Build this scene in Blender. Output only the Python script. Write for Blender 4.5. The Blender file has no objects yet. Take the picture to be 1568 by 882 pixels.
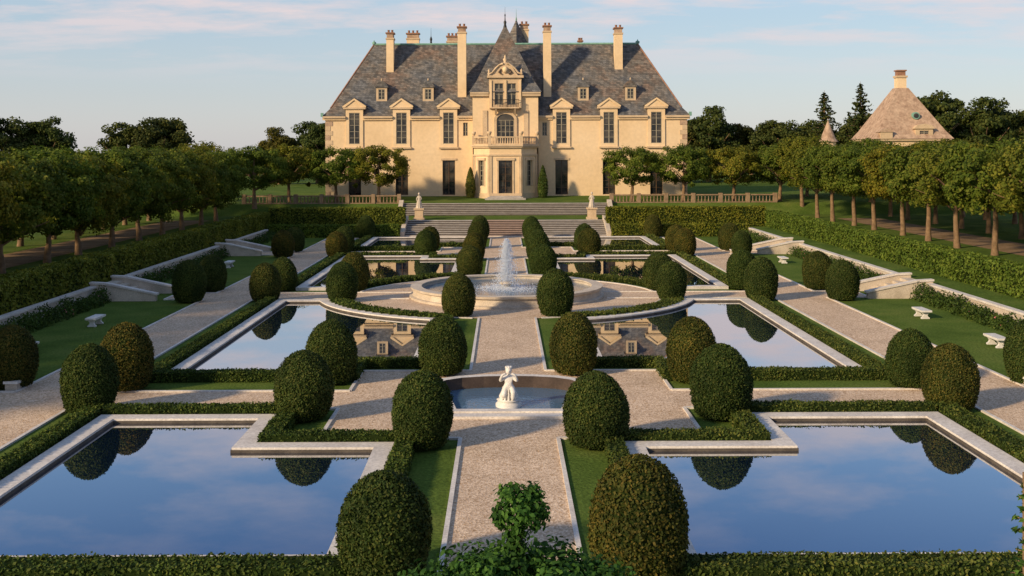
import bpy, math, random
import numpy as np
from mathutils import Matrix, Vector
rng=np.random.default_rng(7); random.seed(7)
S=bpy.context.scene
S.view_settings.view_transform='Standard'; S.view_settings.look='None'; S.view_settings.exposure=0
COL=S.collection
# ------------------------------------------------------------------ materials
def newmat(name):
    m=bpy.data.materials.new(name); m.use_nodes=True
    nt=m.node_tree; b=nt.nodes['Principled BSDF']; return m,nt,b
def N(nt,t,**k):
    n=nt.nodes.new(t)
    for a,v in k.items(): setattr(n,a,v)
    return n
def ramp(nt,fac,stops):
    r=N(nt,'ShaderNodeValToRGB'); e=r.color_ramp.elements
    e[0].position=stops[0][0]; e[0].color=(*stops[0][1],1)
    e[1].position=stops[-1][0]; e[1].color=(*stops[-1][1],1)
    for p,c in stops[1:-1]:
        x=e.new(p); x.color=(*c,1)
    nt.links.new(fac,r.inputs[0]); return r
def noise(nt,vec,scale,detail=4,rough=.55):
    n=N(nt,'ShaderNodeTexNoise'); n.inputs['Scale'].default_value=scale
    n.inputs['Detail'].default_value=detail; n.inputs['Roughness'].default_value=rough
    if vec is not None: nt.links.new(vec,n.inputs['Vector'])
    return n
def mixc(nt,fac,a,b,mode='MIX'):
    m=N(nt,'ShaderNodeMix',data_type='RGBA',blend_type=mode)
    for s,i in ((fac,0),(a,6),(b,7)):
        if isinstance(s,(int,float)): m.inputs[i].default_value=s
        elif isinstance(s,tuple): m.inputs[i].default_value=(*s,1)
        else: nt.links.new(s,m.inputs[i])
    return m.outputs[2]
def bump(nt,b,h,strength=.4,dist=.02):
    bp=N(nt,'ShaderNodeBump'); bp.inputs['Strength'].default_value=strength; bp.inputs['Distance'].default_value=dist
    nt.links.new(h,bp.inputs['Height']); nt.links.new(bp.outputs[0],b.inputs['Normal'])
def leaf_mat(name,c1,c2,c3,nscale=.8,trans=.25,var=.5,obv=1.45):
    m,nt,b=newmat(name); L=nt.links
    g=N(nt,'ShaderNodeNewGeometry'); oi=N(nt,'ShaderNodeObjectInfo'); 
    r=ramp(nt,g.outputs['Random Per Island'],[(0,c1),(.55,c2),(1,c3)])
    n=noise(nt,g.outputs['Position'],nscale,3)
    rr=ramp(nt,n.outputs[0],[(.3,((1-var)*.9,1-var,1-var)),(.7,(1+var*.75,1+var*.55,1+var*.4))])
    c=mixc(nt,1.0,r.outputs[0],rr.outputs[0],'MULTIPLY')
    ro=ramp(nt,oi.outputs['Random'],[(0,(.82,.95,.85)),(.6,(1,1,1)),(1,(obv,1.08,.85))])
    c=mixc(nt,1.0,c,ro.outputs[0],'MULTIPLY')
    L.new(c,b.inputs['Base Color']); b.inputs['Roughness'].default_value=.7
    b.inputs['Specular IOR Level'].default_value=.15
    t=N(nt,'ShaderNodeBsdfTranslucent'); L.new(c,t.inputs[0])
    mx=N(nt,'ShaderNodeMixShader'); mx.inputs[0].default_value=trans
    L.new(b.outputs[0],mx.inputs[1]); L.new(t.outputs[0],mx.inputs[2])
    L.new(mx.outputs[0],nt.nodes['Material Output'].inputs[0])
    return m
def simple(name,c1,c2,scale=3,rough=.8,bs=.3,bd=.01,detail=5,c3=None,fine=None,fc=.22,spec=.3):
    m,nt,b=newmat(name); g=N(nt,'ShaderNodeNewGeometry')
    n=noise(nt,g.outputs['Position'],scale,detail)
    st=[(.3,c1),(.7,c2)] if c3 is None else [(.3,c1),(.5,c2),(.72,c3)]
    r=ramp(nt,n.outputs[0],st); c=r.outputs[0]
    n2=noise(nt,g.outputs['Position'],fine or scale*14,3)
    r2=ramp(nt,n2.outputs[0],[(.3,(1-fc,)*3),(.7,(1+fc*.7,)*3)])
    c=mixc(nt,1.0,c,r2.outputs[0],'MULTIPLY')
    nt.links.new(c,b.inputs['Base Color']); b.inputs['Roughness'].default_value=rough; b.inputs['Specular IOR Level'].default_value=spec
    bump(nt,b,n2.outputs[0],bs,bd); return m
M={}
M['grass']=simple('grass_mat',(.06,.1,.018),(.09,.138,.026),.35,.95,.7,.05,c3=(.13,.165,.038),fine=9,fc=.38,spec=.03)
M['dirt']=simple('dirt_mat',(.17,.115,.06),(.31,.21,.13),.6,.95,.5,.03,fine=9,spec=.05)
m,nt,b=newmat('gravel_mat'); g=N(nt,'ShaderNodeNewGeometry')
v=N(nt,'ShaderNodeTexVoronoi'); v.inputs['Scale'].default_value=20; nt.links.new(g.outputs['Position'],v.inputs['Vector'])
r=ramp(nt,v.outputs['Color'],[(.1,(.39,.28,.185)),(.5,(.6,.46,.335)),(.9,(.8,.65,.49))])
n=noise(nt,g.outputs['Position'],.5,5); r2=ramp(nt,n.outputs[0],[(.3,(.86,.83,.8)),(.7,(1.08,1.05,1.02))])
c=mixc(nt,1.0,r.outputs[0],r2.outputs[0],'MULTIPLY')
n3=noise(nt,g.outputs['Position'],5,5); r3=ramp(nt,n3.outputs[0],[(.58,(1,1,1)),(.7,(.74,.64,.5))])
c=mixc(nt,1.0,c,r3.outputs[0],'MULTIPLY')
nt.links.new(c,b.inputs['Base Color']); b.inputs['Roughness'].default_value=.97; b.inputs['Specular IOR Level'].default_value=.05; bump(nt,b,v.outputs['Distance'],.5,.02)
M['gravel']=m
M['stone']=simple('limestone_mat',(.44,.37,.285),(.64,.55,.44),1.2,.7,.3,.01)
M['coping']=simple('coping_mat',(.56,.51,.46),(.73,.68,.61),.9,.65,.25,.01)
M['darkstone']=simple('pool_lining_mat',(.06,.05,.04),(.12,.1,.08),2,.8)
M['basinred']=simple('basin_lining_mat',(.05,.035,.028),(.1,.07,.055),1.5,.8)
M['marble']=simple('marble_mat',(.6,.57,.52),(.78,.75,.7),4,.5,.2,.005)
M['stepstone']=simple('step_stone_mat',(.33,.3,.27),(.47,.43,.39),1.5,.8)
M['stepbrick']=simple('step_brick_mat',(.36,.26,.21),(.46,.34,.28),2,.8)
M['stucco']=simple('stucco_mat',(.68,.495,.29),(.75,.555,.335),.25,.88,.1,.003,c3=(.79,.6,.38),fine=2.5,fc=.07)
M['trim']=simple('cut_stone_mat',(.5,.37,.23),(.64,.48,.31),1.0,.8,.2,.01,fc=.15)
M['redbrick']=simple('brick_cap_mat',(.24,.12,.075),(.36,.2,.13),3,.85)
M['copper']=simple('copper_patina_mat',(.14,.3,.24),(.24,.42,.34),2,.7)
M['bark']=simple('bark_mat',(.14,.09,.05),(.28,.18,.1),3,.9,.8,.03)
M['wood']=simple('teak_mat',(.2,.13,.08),(.33,.23,.14),2,.8)
M['iron']=simple('iron_mat',(.015,.015,.015),(.03,.03,.03),5,.5)
M['frame']=simple('window_frame_mat',(.28,.25,.18),(.36,.32,.24),3,.6)
M['doorwood']=simple('door_wood_mat',(.06,.035,.022),(.11,.07,.04),3,.5)
M['tile']=simple('clay_tile_mat',(.28,.18,.12),(.42,.29,.2),1.2,.85,.4,.03,c3=(.5,.36,.25),fine=3)
m,nt,b=newmat('window_glass_mat'); g=N(nt,'ShaderNodeNewGeometry'); n=noise(nt,g.outputs['Position'],.8,3)
r=ramp(nt,n.outputs[0],[(.42,(.01,.012,.015)),(.6,(.07,.06,.048))]); nt.links.new(r.outputs[0],b.inputs['Base Color']); b.inputs['Roughness'].default_value=.06
M['glass']=m
m,nt,b=newmat('slate_mat'); g=N(nt,'ShaderNodeNewGeometry'); sp=N(nt,'ShaderNodeSeparateXYZ'); nt.links.new(g.outputs['Position'],sp.inputs[0])
ad=N(nt,'ShaderNodeMath',operation='ADD'); nt.links.new(sp.outputs[0],ad.inputs[0]); nt.links.new(sp.outputs[1],ad.inputs[1])
cb=N(nt,'ShaderNodeCombineXYZ'); nt.links.new(ad.outputs[0],cb.inputs[0]); nt.links.new(sp.outputs[2],cb.inputs[1])
bt=N(nt,'ShaderNodeTexBrick'); nt.links.new(cb.outputs[0],bt.inputs['Vector'])
bt.inputs['Scale'].default_value=1; bt.inputs['Brick Width'].default_value=.42; bt.inputs['Row Height'].default_value=.24; bt.inputs['Mortar Size'].default_value=.012
bt.inputs['Color1'].default_value=(.105,.101,.098,1); bt.inputs['Color2'].default_value=(.22,.202,.185,1); bt.inputs['Mortar'].default_value=(.05,.046,.044,1); bt.inputs['Bias'].default_value=-.1
n=noise(nt,g.outputs['Position'],.3,6,.65); r=ramp(nt,n.outputs[0],[(.38,(.8,.88,.98)),(.52,(.98,.95,.9)),(.64,(1.22,.94,.78))])
c=mixc(nt,1.0,bt.outputs[0],r.outputs[0],'MULTIPLY')
n=noise(nt,g.outputs['Position'],1.6,6,.7); r=ramp(nt,n.outputs[0],[(.35,(.72,.72,.72)),(.7,(1.35,1.32,1.28))])
c=mixc(nt,1.0,c,r.outputs[0],'MULTIPLY')
nt.links.new(c,b.inputs['Base Color']); b.inputs['Roughness'].default_value=.8; b.inputs['Specular IOR Level'].default_value=.2; bump(nt,b,bt.outputs['Fac'],-.4,.03); M['slate']=m
def water(name,base,bs,ior=1.5,sc=2.2,mirror=0):
    m,nt,b=newmat(name); b.inputs['Base Color'].default_value=(*base,1); b.inputs['Roughness'].default_value=.015; b.inputs['IOR'].default_value=ior
    g=N(nt,'ShaderNodeNewGeometry'); n=noise(nt,g.outputs['Position'],sc,3); bump(nt,b,n.outputs[0],bs,.01)
    if mirror:
        gl=N(nt,'ShaderNodeBsdfGlossy'); gl.inputs['Color'].default_value=(.92,.95,1,1); gl.inputs['Roughness'].default_value=.01
        mx=N(nt,'ShaderNodeMixShader'); mx.inputs[0].default_value=mirror
        nt.links.new(b.outputs[0],mx.inputs[1]); nt.links.new(gl.outputs[0],mx.inputs[2]); nt.links.new(mx.outputs[0],nt.nodes['Material Output'].inputs[0])
    return m
M['water']=water('pool_water_mat',(.003,.01,.03),.03,1.5,2.2,.46)
M['fwater']=water('fountain_water_mat',(.08,.15,.23),1.0,1.4,6)
m,nt,b=newmat('spray_mat'); b.inputs['Base Color'].default_value=(.9,.93,.97,1); b.inputs['Roughness'].default_value=.3
t=N(nt,'ShaderNodeBsdfTranslucent'); t.inputs[0].default_value=(.9,.93,.97,1); mx=N(nt,'ShaderNodeMixShader'); mx.inputs[0].default_value=.5
nt.links.new(b.outputs[0],mx.inputs[1]); nt.links.new(t.outputs[0],mx.inputs[2]); nt.links.new(mx.outputs[0],nt.nodes['Material Output'].inputs[0]); M['spray']=m
M['box']=leaf_mat('boxwood_leaf_mat',(.028,.05,.009),(.047,.073,.014),(.1,.105,.024),.9,.15,.45,1.7)
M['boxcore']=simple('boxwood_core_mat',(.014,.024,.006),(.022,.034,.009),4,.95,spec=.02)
M['hedge']=leaf_mat('hedge_leaf_mat',(.075,.115,.013),(.115,.165,.022),(.18,.21,.034),.5,.2,.35)
M['lowhedge']=leaf_mat('low_hedge_leaf_mat',(.04,.065,.012),(.075,.11,.02),(.15,.155,.033),.7,.2,.4)
M['linden']=leaf_mat('linden_leaf_mat',(.075,.115,.013),(.125,.17,.021),(.21,.22,.034),.35,.4,.4)
M['forest']=leaf_mat('forest_leaf_mat',(.036,.055,.013),(.064,.085,.019),(.11,.118,.028),.15,.25,.4)
M['rose']=leaf_mat('rose_leaf_mat',(.04,.07,.014),(.065,.105,.02),(.11,.14,.03),1,.25,.5)
M['petal']=simple('rose_petal_mat',(.5,.12,.15),(.6,.2,.2),5,.7)
M['vine']=leaf_mat('vine_leaf_mat',(.028,.08,.014),(.05,.125,.022),(.1,.2,.036),3,.3,.5,1.1)
# ------------------------------------------------------------------ mesh builder
class MB:
    def __init__(s): s.P=[]; s.mats=[]
    def mi(s,k):
        if k not in s.mats: s.mats.append(k)
        return s.mats.index(k)
    def add(s,V,F,k,smooth=False):
        V=np.asarray(V,float).reshape(-1,3); F=np.asarray(F,int)
        if len(F): s.P.append((V,F,s.mi(k),smooth))
    def box(s,x0,x1,y0,y1,z0,z1,k):
        s.add([(x0,y0,z0),(x1,y0,z0),(x1,y1,z0),(x0,y1,z0),(x0,y0,z1),(x1,y0,z1),(x1,y1,z1),(x0,y1,z1)],
          [(0,3,2,1),(4,5,6,7),(0,1,5,4),(1,2,6,5),(2,3,7,6),(3,0,4,7)],k)
    def hexa(s,pts,k): s.add(pts,[(0,3,2,1),(4,5,6,7),(0,1,5,4),(1,2,6,5),(2,3,7,6),(3,0,4,7)],k)
    def prism(s,poly,z0,z1,k,cap=True):
        n=len(poly); V=[(x,y,z0) for x,y in poly]+[(x,y,z1) for x,y in poly]
        s.add(V,[(i,(i+1)%n,n+(i+1)%n,n+i) for i in range(n)],k)
        if cap: s.add([(x,y,z1) for x,y in poly],[tuple(range(n))],k)
    def extr(s,poly,y0,y1,k):
        n=len(poly); V=[(x,y0,z) for x,z in poly]+[(x,y1,z) for x,z in poly]
        s.add(V,[(i,(i+1)%n,n+(i+1)%n,n+i) for i in range(n)],k)
        s.add(V[:n],[tuple(range(n))],k); s.add(V[n:],[tuple(range(n))],k)
    def extrx(s,poly,x0,x1,k):
        n=len(poly); V=[(x0,y,z) for y,z in poly]+[(x1,y,z) for y,z in poly]
        s.add(V,[(i,(i+1)%n,n+(i+1)%n,n+i) for i in range(n)],k)
        s.add(V[:n],[tuple(range(n))],k); s.add(V[n:],[tuple(range(n))],k)
    def lathe(s,prof,c,k,seg=16,smooth=True,sx=1,sy=1):
        V=[];F=[]
        for r,z in prof:
            for i in range(seg):
                a=2*math.pi*i/seg; V.append((c[0]+r*math.cos(a)*sx,c[1]+r*math.sin(a)*sy,c[2]+z))
        for j in range(len(prof)-1):
            for i in range(seg): F.append((j*seg+i,j*seg+(i+1)%seg,(j+1)*seg+(i+1)%seg,(j+1)*seg+i))
        s.add(V,F,k,smooth)
    def tube(s,pts,rad,k,seg=7):
        pts=[Vector(p) for p in pts]; V=[];F=[]
        for i,p in enumerate(pts):
            d=(pts[min(i+1,len(pts)-1)]-pts[max(i-1,0)]).normalized()
            a=Vector((1,0,0))-d*d.x if abs(d.x)<.9 else Vector((0,1,0))-d*d.y
            a.normalize(); b=d.cross(a)
            for q in range(seg):
                t=2*math.pi*q/seg; V.append(tuple(p+(a*math.cos(t)+b*math.sin(t))*rad[i]))
        for j in range(len(pts)-1):
            for i in range(seg): F.append((j*seg+i,j*seg+(i+1)%seg,(j+1)*seg+(i+1)%seg,(j+1)*seg+i))
        s.add(V,F,k,True)
    def mesh(s,name):
        me=bpy.data.meshes.new(name)
        V=np.concatenate([p[0] for p in s.P]); off=0; LV=[];LS=[];MI=[];SM=[];ls=0
        for v,f,mi,sm in s.P:
            k=f.shape[1]; LV.append((f+off).ravel()); LS.append(ls+np.arange(len(f))*k); ls+=len(f)*k
            MI.append(np.full(len(f),mi)); SM.append(np.full(len(f),sm)); off+=len(v)
        LV=np.concatenate(LV);LS=np.concatenate(LS);MI=np.concatenate(MI);SM=np.concatenate(SM)
        me.vertices.add(len(V)); me.vertices.foreach_set('co',V.ravel())
        me.loops.add(len(LV)); me.loops.foreach_set('vertex_index',LV.astype(np.int32))
        me.polygons.add(len(LS)); me.polygons.foreach_set('loop_start',LS.astype(np.int32))
        me.polygons.foreach_set('material_index',MI.astype(np.int32)); me.polygons.foreach_set('use_smooth',SM.astype(bool))
        for k in s.mats: me.materials.append(M[k])
        me.update(calc_edges=True); return me
    def obj(s,name,parent=None,loc=None):
        return mkobj(name,s.mesh(name),parent,loc)
def mkobj(name,me,parent=None,loc=None,rot=0,scale=None):
    o=bpy.data.objects.new(name,me); COL.objects.link(o)
    if loc is not None: o.location=loc
    if rot: o.rotation_euler[2]=rot
    if scale is not None: o.scale=scale
    if parent is not None:
        o.parent=parent; o.matrix_parent_inverse=Matrix.Translation(-parent.location)
    return o
def empty(name,loc=(0,0,0)):
    e=bpy.data.objects.new(name,None); COL.objects.link(e); e.location=loc; e.empty_display_size=.5; return e
def norm(a): return a/np.maximum(np.linalg.norm(a,axis=1,keepdims=True),1e-6)
def leaves(mb,P,Nn,size,k,jit=.8,asp=.6,shape=4):
    P=np.asarray(P,float); n=len(P)
    nn=norm(np.asarray(Nn)+jit*rng.normal(size=(n,3))); t=norm(np.cross(nn,rng.normal(size=(n,3)))); b=np.cross(nn,t)
    s=(size*rng.uniform(.6,1.3,n))[:,None]
    if shape==4:
        V=np.stack([P+t*s,P+b*s*asp,P-t*s,P-b*s*asp],1)
        F=np.arange(n*4).reshape(n,4)
    else:
        up=nn*s*.18
        V=np.stack([P-t*s,P-t*s*.35+b*s*asp+up,P+t*s*.35+b*s*asp*.85+up,P+t*s*1.05,P+t*s*.35-b*s*asp*.85+up,P-t*s*.35-b*s*asp+up],1)
        F=np.arange(n*6).reshape(n,6)
    mb.add(V.reshape(-1,3),F,k)
# ------------------------------------------------------------------ layout helpers
KL,KR=.963,1.03
def sx(s,x):
    if x<=3.4: return s*x
    return s*(3.4+(x-3.4)*(KL if s<0 else KR))
CY=68.5
def hb(y): return float(np.interp(y,[0,116.7,121.2,127.2,129.6,140,200],[0,0,1.42,1.6,2.85,3.33,3.33]))
def hs(x):
    if x>0: return float(np.interp(x,[0,25.75,25.85,29.5,32],[0,0,.85,.85,1.5]))
    return float(np.interp(-x,[0,25.1,25.2,27.2,30],[0,0,.85,.85,1.5]))
def H(x,y): return max(hs(x),hb(y))
xs=[-4000,-1200,-300,-120,-60,-40,-30,-29,-28,-27.2,-25.2,-25.1,-12,-10.7,0,10.7,12,25.75,25.85,29.5,30.5,32,40,60,120,300,1200,4000]
ys=[-300,-100,0,40,80,110,116.7,118,119,120,121.2,124,127.2,128,129.6,135,140,160,200,400,1000,5000]
V=[(x,y,H(x,y)) for y in ys for x in xs]; nx=len(xs)
F=[(j*nx+i,j*nx+i+1,(j+1)*nx+i+1,(j+1)*nx+i) for j in range(len(ys)-1) for i in range(nx-1)]
mb=MB(); mb.add(V,F,'grass'); mb.obj('ground')
def grav(x,y):
    ax=abs(x); ym=min(y,2*CY-y)
    if ax<1.53 and 12<y<116: return True
    if ax<6.05 and 34.3<ym<44.9: return True
    if 15.9<ax<19.1 and y<116: return True
    if 6<ax<15.95 and 38.3<ym<41.2: return True
    if 19<ax<24 and 38.3<ym<41.2: return True
    if 67<y<70 and ax<21.6: return True
    if 113.9<y<116 and ax<16: return True
    return False
bx=[0,1.53,6.05,15.9,19.1,21.6,24]; bx=sorted(set([-b for b in bx]+bx))
by=[10,34.3,38.3,41.2,44.9,67,70]; by=sorted(set(by+[2*CY-b for b in by if b>12]+[113.9,116]))
sxx=lambda x: sx(1 if x>=0 else -1,abs(x))
mb=MB(); kb=MB()
G={}
for i in range(len(bx)-1):
    for j in range(len(by)-1):
        G[i,j]=grav((bx[i]+bx[i+1])/2,(by[j]+by[j+1])/2)
        if G[i,j]:
            x0,x1=sxx(bx[i]),sxx(bx[i+1]); mb.add([(x0,by[j],.008),(x1,by[j],.008),(x1,by[j+1],.008),(x0,by[j+1],.008)],[(0,1,2,3)],'gravel')
gs=lambda i,j: G.get((i,j),False)
def incirc(x,y,R=9.6): return x*x+(y-CY)**2<R*R
for i in range(len(bx)):
    for j in range(len(by)-1):
        if gs(i-1,j)!=gs(i,j):
            x=sxx(bx[i]); y0,y1=by[j],by[j+1]
            if abs(x)<9:
                c=math.sqrt(max(9.5**2-x*x,0))
                segs=[(y0,min(y1,CY-c)),(max(y0,CY+c),y1)]
            else: segs=[(y0,y1)]
            for a,b2 in segs:
                if b2-a>.05: kb.box(x-.06,x+.06,a,b2,0,.065,'coping')
for j in range(len(by)):
    for i in range(len(bx)-1):
        if gs(i,j-1)!=gs(i,j):
            y=by[j]; x0,x1=sxx(bx[i]),sxx(bx[i+1])
            if incirc((x0+x1)/2,y,9.5): 
                if abs(x0)<9.5 and abs(x1)<9.5: continue
                if x0>0: x0=9.5
                else: x1=-9.5
            if x1-x0>.05: kb.box(x0,x1,y-.06,y+.06,0,.07,'coping')
n=96; circ=[(9.5*math.cos(2*math.pi*i/n),CY+9.5*math.sin(2*math.pi*i/n)) for i in range(n)]
mb.add([(x,y,.014) for x,y in circ],[tuple(range(n))],'gravel')
mb.obj('gravel_path'); 
for i in range(n):
    a=2*math.pi*i/n
    if abs(9.5*math.cos(a+math.pi/n))<1.6 or abs(9.5*math.sin(a+math.pi/n))<1.6: continue
    b=a+2*math.pi/n; q=[]
    for z in (0,.06):
        q+=[(9.45*math.cos(a),CY+9.45*math.sin(a),z),(9.6*math.cos(a),CY+9.6*math.sin(a),z),(9.6*math.cos(b),CY+9.6*math.sin(b),z),(9.45*math.cos(b),CY+9.45*math.sin(b),z)]
    kb.hexa(q,'coping')
kb.obj('path_edging')
mb=MB()
for x0,x1 in ((-37.2,-32.6),(36.5,41.2)):
    mb.add([(x0,0,1.508),(x1,0,1.508),(x1,121,1.508),(x0,121,1.508)],[(0,1,2,3)],'dirt')
mb.obj('dirt_path')
# ------------------------------------------------------------------ pools
def inset(poly,d):
    A=sum(poly[i][0]*poly[(i+1)%len(poly)][1]-poly[(i+1)%len(poly)][0]*poly[i][1] for i in range(len(poly)))
    if A<0: poly=poly[::-1]
    out=[];n=len(poly)
    for i in range(n):
        p0,p1,p2=[Vector(poly[(i+k)%n][:2]) for k in (-1,0,1)]
        d1=(p1-p0).normalized(); d2=(p2-p1).normalized(); n1=Vector((-d1.y,d1.x)); n2=Vector((-d2.y,d2.x))
        k=d/(1+n1.dot(n2)); out.append(tuple(p1+(n1+n2)*k))
    return poly,out
def pool(name,outer,zc=.2,w=.6):
    o,inn=inset(outer,w); n=len(o); mb=MB()
    V=[(x,y,0) for x,y in o]+[(x,y,zc) for x,y in o]+[(x,y,zc) for x,y in inn]+[(x,y,zc-.07) for x,y in inn]
    F=[(i,(i+1)%n,n+(i+1)%n,n+i) for i in range(n)]+[(n+i,n+(i+1)%n,2*n+(i+1)%n,2*n+i) for i in range(n)]+[(2*n+i,2*n+(i+1)%n,3*n+(i+1)%n,3*n+i) for i in range(n)]
    mb.add(V,F,'coping')
    _,in2=inset(outer,w+.03)
    V=[(x,y,zc-.07) for x,y in inn]+[(x,y,zc-.07) for x,y in in2]+[(x,y,.0) for x,y in in2]
    F=[(i,(i+1)%n,n+(i+1)%n,n+i) for i in range(n)]+[(n+i,n+(i+1)%n,2*n+(i+1)%n,2*n+i) for i in range(n)]
    mb.add(V,F,'darkstone')
    e=empty(name,(sum(p[0] for p in o)/n,sum(p[1] for p in o)/n,0)); mb.obj('coping',e)
    wb=MB(); wb.add([(x,y,.05) for x,y in inset(outer,w+.01)[1]],[tuple(range(n))],'water'); wb.obj('water',e)
Rp=11.0
for s in (-1,1):
    for mir in (0,1):
        my=(lambda y: y) if not mir else (lambda y: 2*CY-y)
        P=[(3.45,23.4),(14.1,23.4),(14.1,36.9),(7.85,36.9),(7.85,33.3),(3.45,33.3)]
        pool('reflecting_pool',[(sx(s,x),my(y)) for x,y in P])
        a0=math.atan2(65.7-CY,math.sqrt(Rp**2-(65.7-CY)**2)); a1=-math.acos(3.45/Rp)
        arc=[(Rp*math.cos(a0+(a1-a0)*t/20),CY+Rp*math.sin(a0+(a1-a0)*t/20)) for t in range(21)]
        P=[(3.45,46.2),(6.6,46.2),(6.6,43.7),(14.1,43.7),(14.1,65.7)]
        pool('reflecting_pool',[(sx(s,x),my(y)) for x,y in P]+[(s*x,my(y)) for x,y in arc])
# ------------------------------------------------------------------ hedges
def boxleaves(mb,x0,x1,y0,y1,z0,z1,dens,size,k,core='boxcore',jit=.8):
    if x0>x1: x0,x1=x1,x0
    if y0>y1: y0,y1=y1,y0
    e=size*.6; 
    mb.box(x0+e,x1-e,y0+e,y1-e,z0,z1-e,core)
    dx,dy,dz=x1-x0,y1-y0,z1-z0
    for (A,ax,sgn) in ((dx*dy,2,1),(dx*dz,1,-1),(dx*dz,1,1),(dy*dz,0,-1),(dy*dz,0,1)):
        n=int(A*dens)
        if n<1: continue
        p=rng.uniform(size=(n,3))*[dx,dy,dz]+[x0,y0,z0]
        nn=np.zeros((n,3)); nn[:,ax]=sgn
        v=[(x0,x1),(y0,y1),(z0,z1)][ax][1 if sgn>0 else 0]
        wob=.45*size*np.sin(p[:,0]*2.1+p[:,1]*1.7)+.35*size*np.sin(p[:,0]*5.1-p[:,1]*4.3+p[:,2]*6)
        p[:,ax]=v+sgn*(rng.normal(size=n)*size*.45-size*.2+wob)
        leaves(mb,p,nn,size,k,jit)
def quad_hedges(s,mir):
    my=(lambda y: y) if not mir else (lambda y: 2*CY-y)
    R=[(2.85,3.4,23.2,34,.42),(3.4,7.8,33.35,33.95,.42),(7.2,7.8,33.95,37,.42),(7.2,14.1,37,37.6,.42),(14.2,14.8,23.2,37.6,.42),
       (3.4,22,22.4,23.2,.5),(6.0,14.8,42.9,43.6,.4),(6.0,6.55,43.6,45.4,.4),(2.85,6.4,45.5,46.1,.4),(2.85,3.4,46.1,57.9,.4),(14.2,14.75,43.6,65.6,.42)]
    mb=MB()
    for x0,x1,y0,y1,h in R:
        if mir and y0==22.4: continue
        boxleaves(mb,sx(s,x0),sx(s,x1),my(y0),my(y1),0,h,(480 if not mir else 160),(.045 if not mir else .08),'lowhedge')
    a0=math.atan2(-3.2,10.3); a1=-math.acos(3.4/10.7)
    for t in range(16):
        a=a0+(a1-a0)*t/16; b=a0+(a1-a0)*(t+1)/16
        for rr in (10.35,10.75):
            x0,y0=s*rr*math.cos(a),CY+rr*math.sin(a); x1,y1=s*rr*math.cos(b),CY+rr*math.sin(b)
            boxleaves(mb,min(x0,x1)-.15,max(x0,x1)+.15,my(min(y0,y1)-.1),my(max(y0,y1)+.1),0,.3+.003*t,200,.06,'lowhedge')
    mb.obj('box_hedge')
for s in (-1,1):
    for mir in (0,1): quad_hedges(s,mir)
def tall(x0,x1,y0,y1,z0,z1,dens=160,size=.1):
    mb=MB(); boxleaves(mb,x0,x1,y0,y1,z0,z1,dens,size,'hedge'); mb.obj('tall_hedge')
tall(-26.8,-25.4,20,118,.8,2.5); tall(28,29.3,20,118,.8,2.5)
tall(-25.4,-10.9,118,119.2,0,2.95); tall(10.9,28,118,119.2,0,2.95)
tall(-25,-11.2,115.2,116.2,0,1.3); tall(11.2,25.5,115.2,116.2,0,1.3)
for s,xw in ((-1,24.9),(1,25.5)):
    mb=MB(); gaps=[39.7,CY,97.3]; segs=[]; y=18
    for g_ in gaps: segs.append((y,g_-2.0)); y=g_+2.0
    segs.append((y,115))
    for a,b in segs:
        xa,xb=sorted((s*xw,s*(xw+.3)))
        mb.box(xa,xb,a,b,0,.82,'stone'); mb.box(xa-.05,xb+.05,a,b,.82,.93,'coping')
    mb.obj('retaining_wall')
    mb=MB()
    for a,b in segs:
        y=a+.4
        while y<b-.3:
            h=random.uniform(.6,1.05); r=random.uniform(.45,.62); c=np.array([s*(xw-.62)+random.uniform(-.1,.1),y,0])
            n=300 if y<75 else 170
            d=norm(rng.normal(size=(n,3))); d[:,2]=abs(d[:,2]); p=c+d*[r,r,h]*rng.uniform(.7,1.08,(n,1))
            leaves(mb,p,d,.07,'rose',1)
            if random.random()<.4:
                q=c+norm(np.abs(rng.normal(size=(3,3)))*[-s,1,1])*[r,r,h]; leaves(mb,q,np.tile([0,0,1.],(3,1)),.05,'petal',.8)
            y+=random.uniform(.5,.72)
    mb.obj('rose_border')
    for gy in gaps:
        mb=MB()
        for i in range(5):
            a,b=sorted((s*(xw-2.4+i*.5),s*(xw+.3))); mb.box(a,b,gy-1.6+.001*i,gy+1.6-.001*i,0,.17*(i+1),'stone')
        for yy in (gy-2.0,gy+1.62):
            P=[(s*(xw-3.6),0),(s*(xw+.35),0),(s*(xw+.35),1.05),(s*(xw-.6),1.0),(s*(xw-3.6),.35)]
            mb.extr(P,yy,yy+.36,'stone')
            P2=[(s*(xw-3.7),.35),(s*(xw-.6),1.0),(s*(xw+.4),1.05),(s*(xw+.4),1.16),(s*(xw-.62),1.11),(s*(xw-3.7),.46)]
            mb.extr(P2,yy-.06,yy+.42,'coping')
        mb.obj('garden_stairs')
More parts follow.
